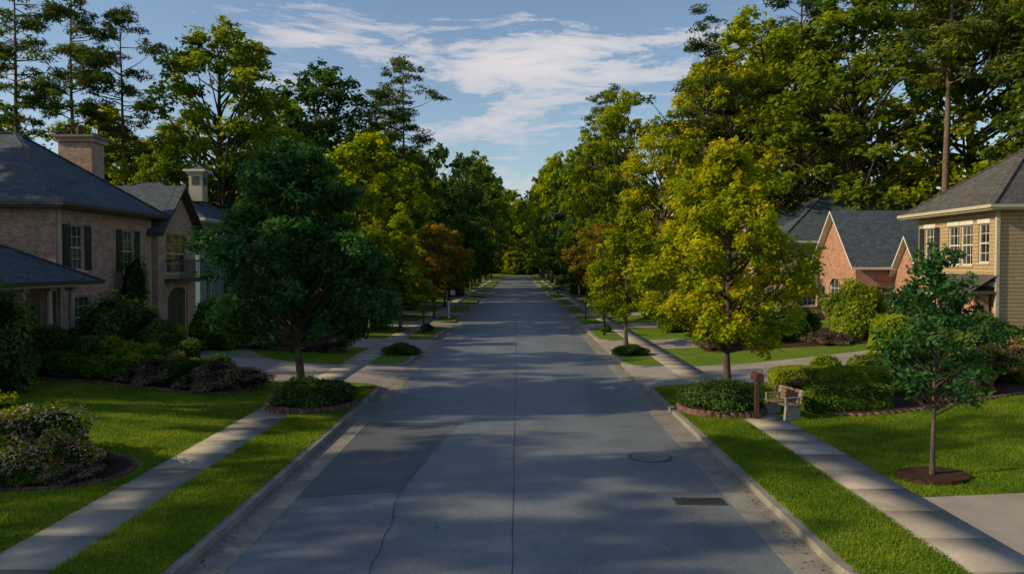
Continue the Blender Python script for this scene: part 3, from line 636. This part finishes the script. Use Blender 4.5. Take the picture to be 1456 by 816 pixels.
# ------------------------------------------------------------------ houses
class House:
    def __init__(s,name,c):
        s.e=empty(name,c); s.p={}
    def mb(s,part,mat):
        if part not in s.p: s.p[part]=(MB(),mat)
        return s.p[part][0]
    def lbox(s,part,mat,O,U,Nn,u0,u1,v0,v1,d0,d1):
        O=Vector(O); Z=Vector((0,0,1)); c=O+U*((u0+u1)/2)+Z*((v0+v1)/2)+Nn*((d0+d1)/2)
        s.mb(part,mat).obox(c,U*(u1-u0)/2,Nn*(-(d1-d0)/2),Z*(v1-v0)/2)
    def wall(s,O,U,Ln,Ht,mat,op=(),part='walls',reveal=0.13,shut=True,trimm='trim',frame='trim',gable=None):
        U=Vector(U); Z=Vector((0,0,1)); Nn=U.cross(Z); O=Vector(O)
        P=lambda u,v,d=0: O+U*u+Z*v+Nn*d
        w=s.mb(part,mat)
        us=sorted(set([0,Ln]+[x for o in op for x in (o[0],o[0]+o[2])])); vs=sorted(set([0,Ht]+[x for o in op for x in (o[1],o[1]+o[3])]))
        for i in range(len(us)-1):
            for j in range(len(vs)-1):
                cu,cv=(us[i]+us[i+1])/2,(vs[j]+vs[j+1])/2
                if any(o[0]<cu<o[0]+o[2] and o[1]<cv<o[1]+o[3] for o in op): continue
                w.add([P(us[i],vs[j]),P(us[i+1],vs[j]),P(us[i+1],vs[j+1]),P(us[i],vs[j+1])],[(0,1,2,3)])
        if gable: w.add([P(0,Ht),P(Ln,Ht),P(Ln/2,Ht+gable)],[(0,1,2)])
        for o in op:
            u,v,ww,hh=o[:4]; kind=o[4] if len(o)>4 else 'win'
            r=reveal
            w.add([P(u,v),P(u,v+hh),P(u,v+hh,-r),P(u,v,-r)],[(0,1,2,3)]); w.add([P(u+ww,v),P(u+ww,v,-r),P(u+ww,v+hh,-r),P(u+ww,v+hh)],[(0,1,2,3)])
            w.add([P(u,v+hh),P(u+ww,v+hh),P(u+ww,v+hh,-r),P(u,v+hh,-r)],[(0,1,2,3)]); w.add([P(u,v),P(u,v,-r),P(u+ww,v,-r),P(u+ww,v)],[(0,1,2,3)])
            if 'arch' in kind:
                rr=ww/2; k=10; rise=min(rr,0.55)
                for sgn in (0,1):
                    pts=[]
                    for q in range(k+1):
                        t=math.pi/2*q/k; uu=rr-rr*math.cos(t); vv=hh-rise+rise*math.sin(t)
                        pts.append((u+uu if sgn==0 else u+ww-uu, v+vv))
                    cn=(u,v+hh) if sgn==0 else (u+ww,v+hh)
                    for q in range(k):
                        w.add([P(*cn,0.0),P(*pts[q],0.0),P(*pts[q+1],0.0)],[(0,1,2) if sgn==0 else (0,2,1)])
            if kind.startswith('door') or kind.startswith('garage'):
                dm=M['door'] if 'garage' in kind else M['darktrim']
                s.lbox('door',dm,O,U,Nn,u+.01,u+ww-.01,v,v+hh,-r-.03,-r+.012)
                nr=4 if 'garage' in kind else 3; nc=max(2,int(ww/0.6))
                for a in range(nc):
                    for c in range(nr):
                        s.lbox('door_panels',dm,O,U,Nn,u+ww*(a+.12)/nc,u+ww*(a+.88)/nc,v+hh*(c+.12)/nr,v+hh*(c+.88)/nr,-r+.012,-r+.04)
            else:
                w2=s.mb('glass',M['glass']); w2.add([P(u,v,-r+.01),P(u+ww,v,-r+.01),P(u+ww,v+hh,-r+.01),P(u,v+hh,-r+.01)],[(0,1,2,3)])
                fm=M[frame]; f=0.055
                for (a0,a1,b0,b1) in ((u,u+f,v,v+hh),(u+ww-f,u+ww,v,v+hh),(u+f,u+ww-f,v,v+f),(u+f,u+ww-f,v+hh-f,v+hh),(u+f,u+ww-f,v+hh/2-.03,v+hh/2+.03)):
                    s.lbox('window_frames_'+frame,fm,O,U,Nn,a0,a1,b0,b1,-r+.014,-r+.07)
                nb=3 if ww>0.9 else 2
                for a in range(1,nb): s.lbox('muntins_'+frame,fm,O,U,Nn,u+ww*a/nb-.012,u+ww*a/nb+.012,v+f,v+hh-f,-r+.016,-r+.035)
                for bq in (0.25,0.75): s.lbox('muntins_'+frame,fm,O,U,Nn,u+f,u+ww-f,v+hh*bq-.012,v+hh*bq+.012,-r+.017,-r+.033)
                s.lbox('sills',M['cream'],O,U,Nn,u-.08,u+ww+.08,v-.09,v-.002,-.05,.06)
                s.lbox('lintels',mat if 'brick' in mat.name else M[trimm],O,U,Nn,u-.06,u+ww+.06,v+hh+.002,v+hh+.2,-.02,.03)
                if shut and 'nosh' not in kind:
                    for a0 in (u-.46,u+ww+.03):
                        s.lbox('shutters',M['shutter'],O,U,Nn,a0,a0+.43,v,v+hh,.002,.04)
                        for q in range(int(hh/.1)): s.lbox('shutter_louvres',M['shutter'],O,U,Nn,a0+.05,a0+.38,v+.06+q*.1,v+.11+q*.1,.04,.055)
    def hip(s,x0,x1,y0,y1,z,zr,mat,oh=0.5,fas='darktrim',part='roof'):
        x0-=oh;x1+=oh;y0-=oh;y1+=oh
        w=x1-x0;d=y1-y0; cx=(x0+x1)/2; cy=(y0+y1)/2
        if w>d: r=[(x0+d/2,cy,zr),(x1-d/2,cy,zr)]
        else: r=[(cx,y0+w/2,zr),(cx,y1-w/2,zr)]
        E=[(x0,y0,z),(x1,y0,z),(x1,y1,z),(x0,y1,z)]
        if w>d: F=[(0,1,5,4),(1,2,5),(2,3,4,5),(3,0,4)]
        else: F=[(0,1,4),(1,2,5,4),(2,3,5),(3,0,4,5)]
        s.mb(part,mat).add(E+r,F)
        b=s.mb(part+'_fascia',M[fas]); E2=[(a,b_,z-.2) for a,b_,_ in E]
        b.add(E+E2,[(0,4,5,1),(1,5,6,2),(2,6,7,3),(3,7,4,0),(4,7,6,5)])
        g=s.mb('gutters',M[fas]); 
        g.box(x0-.1,x1+.1,y0-.1,y0-.003,z-.12,z+.01); g.box(x0-.1,x1+.1,y1+.003,y1+.1,z-.12,z+.01)
        g.box(x0-.1,x0-.003,y0,y1,z-.125,z+.008); g.box(x1+.003,x1+.1,y0,y1,z-.125,z+.008)
        k=s.mb('ridge_cap',mat)
        def cap(a,b_):
            a=Vector(a);b_=Vector(b_); t=(b_-a); l=t.length; 
            if l<0.05: return
            t.normalize(); sd=t.cross(Vector((0,0,1))).normalized(); up=sd.cross(t)
            k.obox((a+b_)/2+up*.01,t*l/2,sd*.11,up*.025)
        cap(r[0],r[1])
        for q in range(4):
            tgt=r[0] if (q in ((0,3) if w>d else (0,1))) else r[1]
            cap(E[q],tgt)
    def gable(s,axis,a0,a1,c0,c1,z,zr,mat,oh=0.4,fas='trim'):
        cm=(c0+c1)/2; sl=(zr-z)/(cm-c0); c0-=oh;c1+=oh;z2=z-sl*oh; a0-=oh;a1+=oh; th=.14
        def q(a,c,zz): return (a,c,zz) if axis=='x' else (c,a,zz)
        V=[q(a0,c0,z2),q(a1,c0,z2),q(a1,cm,zr),q(a0,cm,zr),q(a0,c1,z2),q(a1,c1,z2)]
        fs=[(0,1,2,3),(3,2,5,4)]
        if axis!='x': fs=[f[::-1] for f in fs]
        s.mb('roof',mat).add(V,fs)
        V2=[(x,y,zz-th) for x,y,zz in V]
        b=s.mb('roof_fascia',M[fas]); f2=[(0,6,7,1),(4,5,11,10),(0,3,9,6),(3,4,10,9),(1,7,8,2),(2,8,11,5),(6,9,8,7),(9,10,11,8)]
        b.add(V+V2,f2)
    def fin(s):
        for k,(mb,mat) in s.p.items(): mb.make(k,mat,s.e,uv=True)

z0=0.3
h=House('brick_house',(-23,33,0.5)); A_=M['brickA']
X=-17.0
h.wall((X,29.4,z0),(0,1,0),7.6,6.0,A_,[(0.9,3.5,1.05,1.75),(4.9,3.4,1.15,1.8),(1.2,0.8,1.2,1.7,'win nosh'),(5.0,0.4,1.1,2.1,'door')],trimm='cream',frame='cream')
h.wall((-31,29.4,z0),(1,0,0),14,6.0,A_,[(9.6,3.5,1.1,1.7),(5,3.5,1.1,1.7)],frame='cream')
h.wall((-17,37,z0),(-1,0,0),14,6.0,A_)
h.wall((-31,37,z0),(0,-1,0),7.6,6.0,A_)
h.hip(-31,X,29.4,37.0,6.3,9.5,M['shingle'],oh=0.6)
h.wall((X+0.35,37.0,z0),(0,1,0),4.3,5.6,A_,[(1.0,0.1,2.3,2.5,'garage arch'),(0.9,3.3,2.4,1.9,'win nosh')],gable=2.0,frame='cream')
h.wall((-24,37.02,z0),(1,0,0),7.34,5.6,A_,part='walls_wing'); h.wall((X+0.35,41.3,z0),(-1,0,0),7.3,5.6,A_,part='walls_wing')
h.gable('x',-24,X+0.35,37.02,41.3,5.9,7.9,M['shingle'],oh=0.45,fas='cream')
b=h.mb('balcony',M['darktrim']); b.box(X+.36,X+1.2,37.6,40.8,3.2,3.34)
for i in range(17): b.box(X+1.12,X+1.15,37.62+i*.195,37.65+i*.195,3.34,4.2)
b.box(X+1.1,X+1.17,37.6,40.8,4.2,4.26); b.box(X+.36,X+1.1,37.6,37.65,4.2,4.26)
h.wall((-15.9,22.2,z0),(0,1,0),3.3,3.1,A_,[(0.8,0.6,1.5,1.9,'win')],part='walls_porch',frame='cream')
h.wall((-24,22.2,z0),(1,0,0),8.1,3.1,A_,[(5,0.7,1.2,1.8),(2,0.7,1.2,1.8)],part='walls_porch',frame='cream')
h.wall((-15.9,25.5,z0),(-1,0,0),1.5,3.1,A_,part='walls_porch')
h.wall((-17.4,25.5,z0),(0,1,0),3.88,3.1,A_,[(1.2,0.1,1.1,2.2,'door'),(2.6,.7,.9,1.6,'win nosh')],part='walls_porch',frame='cream')
h.hip(-24,-15.9,22.2,29.2,3.45,5.6,M['shingle'],oh=0.45,fas='cream',part='porch_roof')
b=h.mb('porch_columns',M['cream'])
for y in (25.9,27.4,28.8):
    b.cyl((-16.1,y,z0+.6),.12,.10,2.2,16); b.box(-16.26,-15.94,y-.16,y+.16,z0+2.8,z0+2.95)
b=h.mb('porch_piers',A_)
for y in (25.9,27.4,28.8): b.box(-16.33,-15.87,y-.23,y+.23,z0,z0+.6)
b=h.mb('porch_floor',M['curb']); b.box(-17.38,-15.7,25.5,29.3,z0-.1,z0+.18)
b=h.mb('downspouts',M['cream']); b.box(X+.003,X+.09,29.5,29.6,z0,z0+5.9); b.box(X+.003,X+.09,36.8,36.9,z0,z0+5.9)
b=h.mb('chimney',A_); b.box(-20.6,-19.1,35.9,37.0,6.0,9.55); b.box(-20.7,-19.0,35.8,37.1,9.55,9.75)
b=h.mb('chimney_cap',M['curb']); b.box(-20.78,-18.92,35.72,37.18,9.75,9.85)
b=h.mb('chimney_pot',M['edging']); b.cyl((-19.9,36.45,9.85),.17,.13,.5)
h.fin()
h=House('blue_siding_house',(-25,55,0.5)); B_=M['sidingblue']
h.wall((-19.7,49.5,z0),(0,1,0),9,6.6,B_,[(1,4,1,1.7),(4,4,1,1.7),(7,4,1,1.7),(1,1,1,1.8),(4,.3,1.1,2.2,'door'),(7,1,1,1.8)],shut=False)
h.wall((-30,49.5,z0),(1,0,0),10.3,6.6,B_,[(8.2,4,1,1.7),(8.2,1,1,1.7),(5,4,1,1.7)],shut=False)
h.wall((-19.7,58.5,z0),(-1,0,0),10.3,6.6,B_); h.hip(-30,-19.7,49.5,58.5,6.9,9.6,M['shingle'],fas='trim')
b=h.mb('cupola',M['cream']); b.box(-22.0,-21.1,53.55,54.45,8.3,10.1); b.box(-22.1,-21.0,53.45,54.55,10.1,10.2)
b=h.mb('cupola_louvres',M['darktrim']); b.box(-21.8,-21.3,53.52,53.549,9.4,9.95); b.box(-21.099,-21.07,53.75,54.25,9.4,9.95)
h.hip(-22.1,-21.0,53.45,54.55,10.4,10.8,M['shingle'],oh=0.08,fas='cream',part='cupola_roof')
h.fin()
h=House('siding_house',(27,37,0.5)); S_=M['siding']
h.wall((20.3,40.3,z0+2.9),(0,-1,0),6.6,3.3,S_,[(0.6,0.9,0.95,1.7,'win'),(2.75,0.8,0.95,1.8,'win nosh'),(3.8,0.8,0.95,1.8,'win nosh'),(5.2,0.9,0.8,1.7,'win nosh')],frame='trim',part='walls_upper')
h.wall((20.3,40.3,z0),(0,-1,0),6.6,2.78,M['brickB'],[(0.8,.8,1.5,1.5,'win nosh'),(3.0,.1,1.1,2.2,'door'),(4.8,.8,1.1,1.5,'win nosh')],part='walls_lower',frame='trim')
h.wall((20.3,33.7,z0),(1,0,0),13,6.2,S_,[(4,3.8,1,1.6,'win nosh'),(8,3.8,1,1.6,'win nosh'),(7,.9,1,1.6,'win nosh')],part='walls_side')
h.wall((33.3,40.3,z0),(-1,0,0),13,6.2,S_,part='walls_side')
b=h.mb('belt_trim',M['trim']); b.box(20.16,20.298,33.68,40.35,z0+2.78,z0+2.98)
b=h.mb('corner_boards',M['cream']); b.box(20.22,20.36,33.62,33.76,z0,z0+6.2)
b=h.mb('brick_pier',M['brickB']); b.box(19.5,20.15,34.0,34.9,z0,z0+2.6); b.box(19.5,20.15,36.6,37.2,z0,z0+2.6)
b=h.mb('porch_slab_roof',M['shingleB']); b.add([(19.2,33.6,z0+2.62),(20.29,33.6,z0+3.3),(20.29,37.6,z0+3.3),(19.2,37.6,z0+2.62)],[(3,2,1,0)]); b.box(19.15,20.15,33.6,37.6,z0+2.5,z0+2.615)
h.hip(20.3,33.3,33.7,40.3,6.5,9.4,M['shingleB'],oh=0.65,fas='cream')
h.fin()
h=House('brick_gable_house',(25,50,0.5)); R_=M['brickB']
h.wall((19.4,51.4,z0),(0,-1,0),5.8,4.0,R_,[(2.0,.5,1.7,2.4,'win nosh arch'),(0.5,.8,.8,1.6,'win nosh')],gable=3.0,frame='trim')
h.wall((19.4,45.6,z0),(1,0,0),10,4.0,R_,[(1.2,.8,1.0,1.7,'win nosh'),(3.6,.8,1.0,1.7,'win nosh'),(6.5,.8,1.0,1.7,'win nosh')],frame='trim')
h.wall((29.4,51.4,z0),(-1,0,0),10,4.0,R_)
h.gable('x',19.4,29.4,45.6,51.4,4.3,7.3,M['shingle'],oh=0.4,fas='trim')
h.wall((21.6,45.58,z0),(0,-1,0),3.4,3.2,R_,[(1.0,.8,1.2,1.6,'win nosh')],part='walls_wing',frame='trim',gable=1.8)
h.wall((21.6,42.18,z0),(1,0,0),7,3.2,R_,[(1.5,.8,1.0,1.6,'win nosh'),(4.5,.8,1.0,1.6,'win nosh')],part='walls_wing',frame='trim')
h.gable('x',21.6,28.6,42.18,45.58,3.5,5.6,M['shingle'],oh=0.35,fas='trim')
h.fin()
h=House('brick_house',(25,62,0.5))
h.wall((19.0,66,z0),(0,-1,0),9,5.4,A_,[(1,3.3,1,1.5),(4,3.3,1,1.5),(7,3.3,1,1.5),(1,.8,1,1.6),(4,.1,1.1,2.2,'door'),(7,.8,1,1.6)],frame='trim')
h.wall((19.0,57,z0),(1,0,0),14,5.4,A_,[(1.5,3.3,1,1.5),(5,3.3,1,1.5),(9,3.3,1,1.5),(1.5,.8,1,1.6)],frame='trim')
h.hip(19,33,57,66,5.7,9.4,M['shingle'],fas='trim'); 
h.gable('x',17.6,24,59,63.5,5.2,7.9,M['shingle'],oh=.35); h.wall((17.6,63.5,z0),(0,-1,0),4.5,4.9,A_,[(1.6,2.9,1.2,1.6,'win nosh'),(1.4,.1,1.6,2.3,'garage')],gable=2.7); h.wall((17.6,59,z0),(1,0,0),2,4.9,A_)
h.fin()
for (nm,s,y,w,mt) in [('brick_house',-1,70,10,A_),('siding_house',1,78,10,S_),('brick_house',-1,98,11,M['brickB']),('brick_house',1,100,11,A_)]:
    x=s*18; h=House(nm,(x,y,0.5))
    if s<0: h.wall((x,y-w/2,z0),(0,1,0),w,5.5,mt,[(1,3.4,1,1.5),(4.5,3.4,1,1.5),(8,3.4,1,1.5),(1,.8,1,1.6),(4.5,.1,1.1,2.2,'door'),(8,.8,1,1.6)]); h.wall((x-12,y-w/2,z0),(1,0,0),12,5.5,mt,[(8,3.4,1,1.5),(8,.8,1,1.5)]); h.hip(x-12,x,y-w/2,y+w/2,5.8,9,M['shingle'],fas='trim')
    else: h.wall((x,y+w/2,z0),(0,-1,0),w,5.5,mt,[(1,3.4,1,1.5),(4.5,3.4,1,1.5),(8,3.4,1,1.5),(1,.8,1,1.6),(4.5,.1,1.1,2.2,'door'),(8,.8,1,1.6)]); h.wall((x,y-w/2,z0),(1,0,0),12,5.5,mt,[(3,3.4,1,1.5),(3,.8,1,1.5)]); h.hip(x,x+12,y-w/2,y+w/2,5.8,9,M['shingleB'],fas='trim')
    h.fin()

# ------------------------------------------------------------------ street furniture
def mailbox(x,y,z,mat,hh=1.05):
    e=empty('mailbox',(x,y,z)); b=MB(); b.box(x-.05,x+.05,y-.05,y+.05,z-.1,z+hh-.12); b.box(x-.04,x+.04,y-.22,y+.2,z+hh-.2,z+hh-.14); b.box(x-.08,x+.08,y-.08,y+.08,z,z+.12); b.make('post',mat,e)
    b=MB(); n=10; prof=[(-.09,0),(.09,0),(.09,.12)]+[(.09*math.cos(t),.12+.09*math.sin(t)) for t in np.linspace(0.3,math.pi-.3,n)]+[(-.09,.12)]
    k=len(prof); V=[(x+u,y-.24,z+hh-.12+v) for u,v in prof]+[(x+u,y+.24,z+hh-.12+v) for u,v in prof]
    b.add(V,[tuple(range(k)),tuple(range(2*k-1,k-1,-1))]+[(i,i+k,(i+1)%k+k,(i+1)%k) for i in range(k)]); b.box(x-.10,x+.10,y-.262,y-.242,z+hh-.13,z+hh+.06); b.make('box',mat,e)
    b=MB(); b.box(x+.094,x+.106,y-.1,y-.02,z+hh,z+hh+.16); b.make('flag',M['carred'],e)
mailbox(6.15,20.1,0.13,M['postbrown'],1.08); mailbox(-5.2,44.8,0.13,M['black'],1.25); mailbox(4.9,44,0.13,M['black'],1.2); mailbox(-4.9,58,0.13,M['white'],1.2); mailbox(4.9,56,0.13,M['black'],1.2)
def bench(x,y,z,rot):
    e=empty('park_bench',(x,y,z)); st=MB(); wd=MB()
    for s in (-1,1):
        yy=s*.5
        st.add([(-.24,yy-.05,0),(.26,yy-.05,0),(.26,yy+.05,0),(-.24,yy+.05,0),(-.20,yy-.05,.40),(.22,yy-.05,.40),(.22,yy+.05,.40),(-.20,yy+.05,.40)],BF)
        st.obox((.27,yy,.6),(.035,0,.0),(0,.035,0),(.05,0,.24))
        st.box(-.22,.24,yy-.035,yy+.035,.60,.64); st.box(-.21,-.15,yy-.03,yy+.03,.40,.60)
    for i in range(4): wd.box(-.22+i*.115,-.125+i*.115,-.62,.62,.402,.435)
    for i in range(4): wd.obox((.232+i*.022,0,.50+i*.1),(.012,0,0.0),(0,.62,0),(.008,0,.04))
    for nm,b,m in (('supports',st,M['stone']),('slats',wd,M['wood'])):
        o=mk(nm,b.V,b.F,m); o.parent=e
        bv=o.modifiers.new('b','BEVEL'); bv.width=.006; bv.segments=2
    e.rotation_euler=(0,0,rot); e.scale=(.88,.88,.88)
bench(6.85,20.3,0.137,math.radians(14))
def car(x,y,z,mat,rot=0):
    e=empty('parked_car',(x,y,z)); 
    pr=[(-2.2,.35),(-2.25,.62),(-2.15,.85),(-1.75,.95),(-1.35,1.38),(-.9,1.45),(.1,1.44),(.45,1.38),(1.05,.97),(1.95,.84),(2.22,.65),(2.22,.35)]
    k=len(pr); V=[]
    for sx in (-1,-.97,.97,1):
        for (py,pz) in pr:
            nar=0.87 if pz<0.99 else (0.87-(pz-.97)*.42)
            zz=pz if abs(sx)<1 else (pz-.03 if pz>.5 else pz)
            V.append((sx*nar,py,zz))
    F=[]
    for s in range(3):
        for i in range(k):
            a=s*k+i; c=s*k+(i+1)%k; F.append((a,a+k,c+k,c))
    F+= [tuple(range(k)),tuple(range(4*k-1,3*k-1,-1))]
    o=mk('body',V,F,mat); o.parent=e
    g=MB()
    g.add([(-.68,1.0,1.03),(.68,1.0,1.03),(.62,.5,1.385),(-.62,.5,1.385)],[(0,1,2,3)]); g.add([(-.68,-1.70,1.03),(.68,-1.70,1.03),(.62,-1.38,1.385),(-.62,-1.38,1.385)],[(3,2,1,0)])
    for s in (-1,1):
        q=[(s*.885,-1.5,1.0),(s*.885,.85,1.0),(s*.745,.4,1.36),(s*.745,-1.2,1.36)]; g.add(q,[(0,1,2,3) if s>0 else (3,2,1,0)])
    o=mk('windows',g.V,g.F,M['glass']); o.parent=e
    w=MB();c=MB()
    for s in (-1,1):
        for yy in (-1.35,1.38): w.cyl((s*.80-.11,yy,.33),.33,.33,.22,20,'x'); c.cyl((s*.80-.12,yy,.33),.19,.19,.24,12,'x')
    o=mk('tyres',w.V,w.F,M['tyre']); o.parent=e; o=mk('wheel_hubs',c.V,c.F,M['chrome']); o.parent=e
    l=MB()
    for s in (-1,1): l.box(s*.65-.14,s*.65+.14,-2.28,-2.18,.62,.76); l.box(s*.65-.14,s*.65+.14,2.15,2.25,.58,.7)
    o=mk('lights',l.V,l.F,M['carred']); o.parent=e
    e.rotation_euler=(0,0,rot)
car(7.2,110,0.14,M['cargreen'],math.radians(90)); car(-9.5,94,.15,M['carwhite'],math.radians(90)); car(10.5,76,.25,M['carred'],math.radians(90))

# ------------------------------------------------------------------ sky, sun
w=bpy.data.worlds.new('World'); scene.world=w; w.use_nodes=True; nt=w.node_tree; nt.nodes.clear()
out=nt.nodes.new('ShaderNodeOutputWorld'); bg=nt.nodes.new('ShaderNodeBackground'); bg.inputs[1].default_value=0.128
sk=nt.nodes.new('ShaderNodeTexSky'); sk.sky_type='NISHITA'; sk.sun_disc=False; sk.sun_elevation=SUN_EL; sk.sun_rotation=math.atan2(SUN_AZ[0],SUN_AZ[1]); sk.air_density=1.0; sk.dust_density=0.6; sk.ozone_density=1.5
tc=nt.nodes.new('ShaderNodeTexCoord'); 
mp=nt.nodes.new('ShaderNodeMapping'); mp.inputs['Scale'].default_value=(4.5,4.5,24); mp.inputs['Rotation'].default_value=(0,math.radians(-8),0); mp.inputs['Location'].default_value=(0.4,0,0.3); L(nt,tc.outputs['Generated'],mp.inputs[0])
no=N(nt,'ShaderNodeTexNoise',Scale=1.0,Detail=12.0,Roughness=0.66); no.inputs['Distortion'].default_value=0.4; L(nt,mp.outputs[0],no.inputs['Vector'])
sp=nt.nodes.new('ShaderNodeSeparateXYZ'); L(nt,tc.outputs['Generated'],sp.inputs[0])
def gauss(sock,c,wd):
    a=N(nt,'ShaderNodeMath',operation='SUBTRACT'); L(nt,sock,a.inputs[0]); a.inputs[1].default_value=c
    b=N(nt,'ShaderNodeMath',operation='DIVIDE'); L(nt,a.outputs[0],b.inputs[0]); b.inputs[1].default_value=wd
    c_=N(nt,'ShaderNodeMath',operation='MULTIPLY'); L(nt,b.outputs[0],c_.inputs[0]); L(nt,b.outputs[0],c_.inputs[1])
    d=N(nt,'ShaderNodeMath',operation='ADD'); L(nt,c_.outputs[0],d.inputs[0]); d.inputs[1].default_value=1
    e_=N(nt,'ShaderNodeMath',operation='DIVIDE'); e_.inputs[0].default_value=1; L(nt,d.outputs[0],e_.inputs[1]); return e_.outputs[0]
gz=gauss(sp.outputs['Z'],0.25,0.045); gx=gauss(sp.outputs['X'],0.02,0.2)
mm=N(nt,'ShaderNodeMath',operation='MULTIPLY'); L(nt,gz,mm.inputs[0]); L(nt,gx,mm.inputs[1])
ma=N(nt,'ShaderNodeMath',operation='MULTIPLY_ADD'); L(nt,mm.outputs[0],ma.inputs[0]); ma.inputs[1].default_value=0.24; L(nt,no.outputs[0],ma.inputs[2])
cr=ramp(nt,ma.outputs[0],[(0.60,(0,0,0)),(0.67,(.6,)*3),(0.76,(1,1,1))])
fm=N(nt,'ShaderNodeMath',operation='MULTIPLY'); L(nt,cr.outputs[0],fm.inputs[0]); fm.inputs[1].default_value=0.95
ct=ramp(nt,no.outputs[0],[(0.42,(7.0,6.4,6.1)),(0.62,(5.2,5.0,5.3))])
cm=mixc(nt,fm.outputs[0],sk.outputs[0],ct.outputs[0]); L(nt,cm,bg.inputs[0]); L(nt,bg.outputs[0],out.inputs[0])
sd=bpy.data.lights.new('sun','SUN'); sd.energy=5.0; sd.angle=math.radians(0.5); sd.color=(1,0.80,0.48)
so=bpy.data.objects.new('sun',sd); link(so)
hz=math.hypot(*SUN_AZ); dv=Vector((SUN_AZ[0]/hz*math.cos(SUN_EL),SUN_AZ[1]/hz*math.cos(SUN_EL),math.sin(SUN_EL)))
so.rotation_euler=dv.to_track_quat('Z','Y').to_euler(); so.location=(-30,-10,40)
cd=bpy.data.cameras.new('camera'); cd.lens=28; cd.sensor_width=36; cd.clip_end=5000; cd.clip_start=0.1
co=bpy.data.objects.new('camera',cd); link(co); co.location=(0.1,0,4.0); co.rotation_euler=(math.radians(90-1.57),0,math.radians(0.4)); scene.camera=co
scene.view_settings.view_transform='Standard'; scene.view_settings.look='None'; scene.view_settings.exposure=0
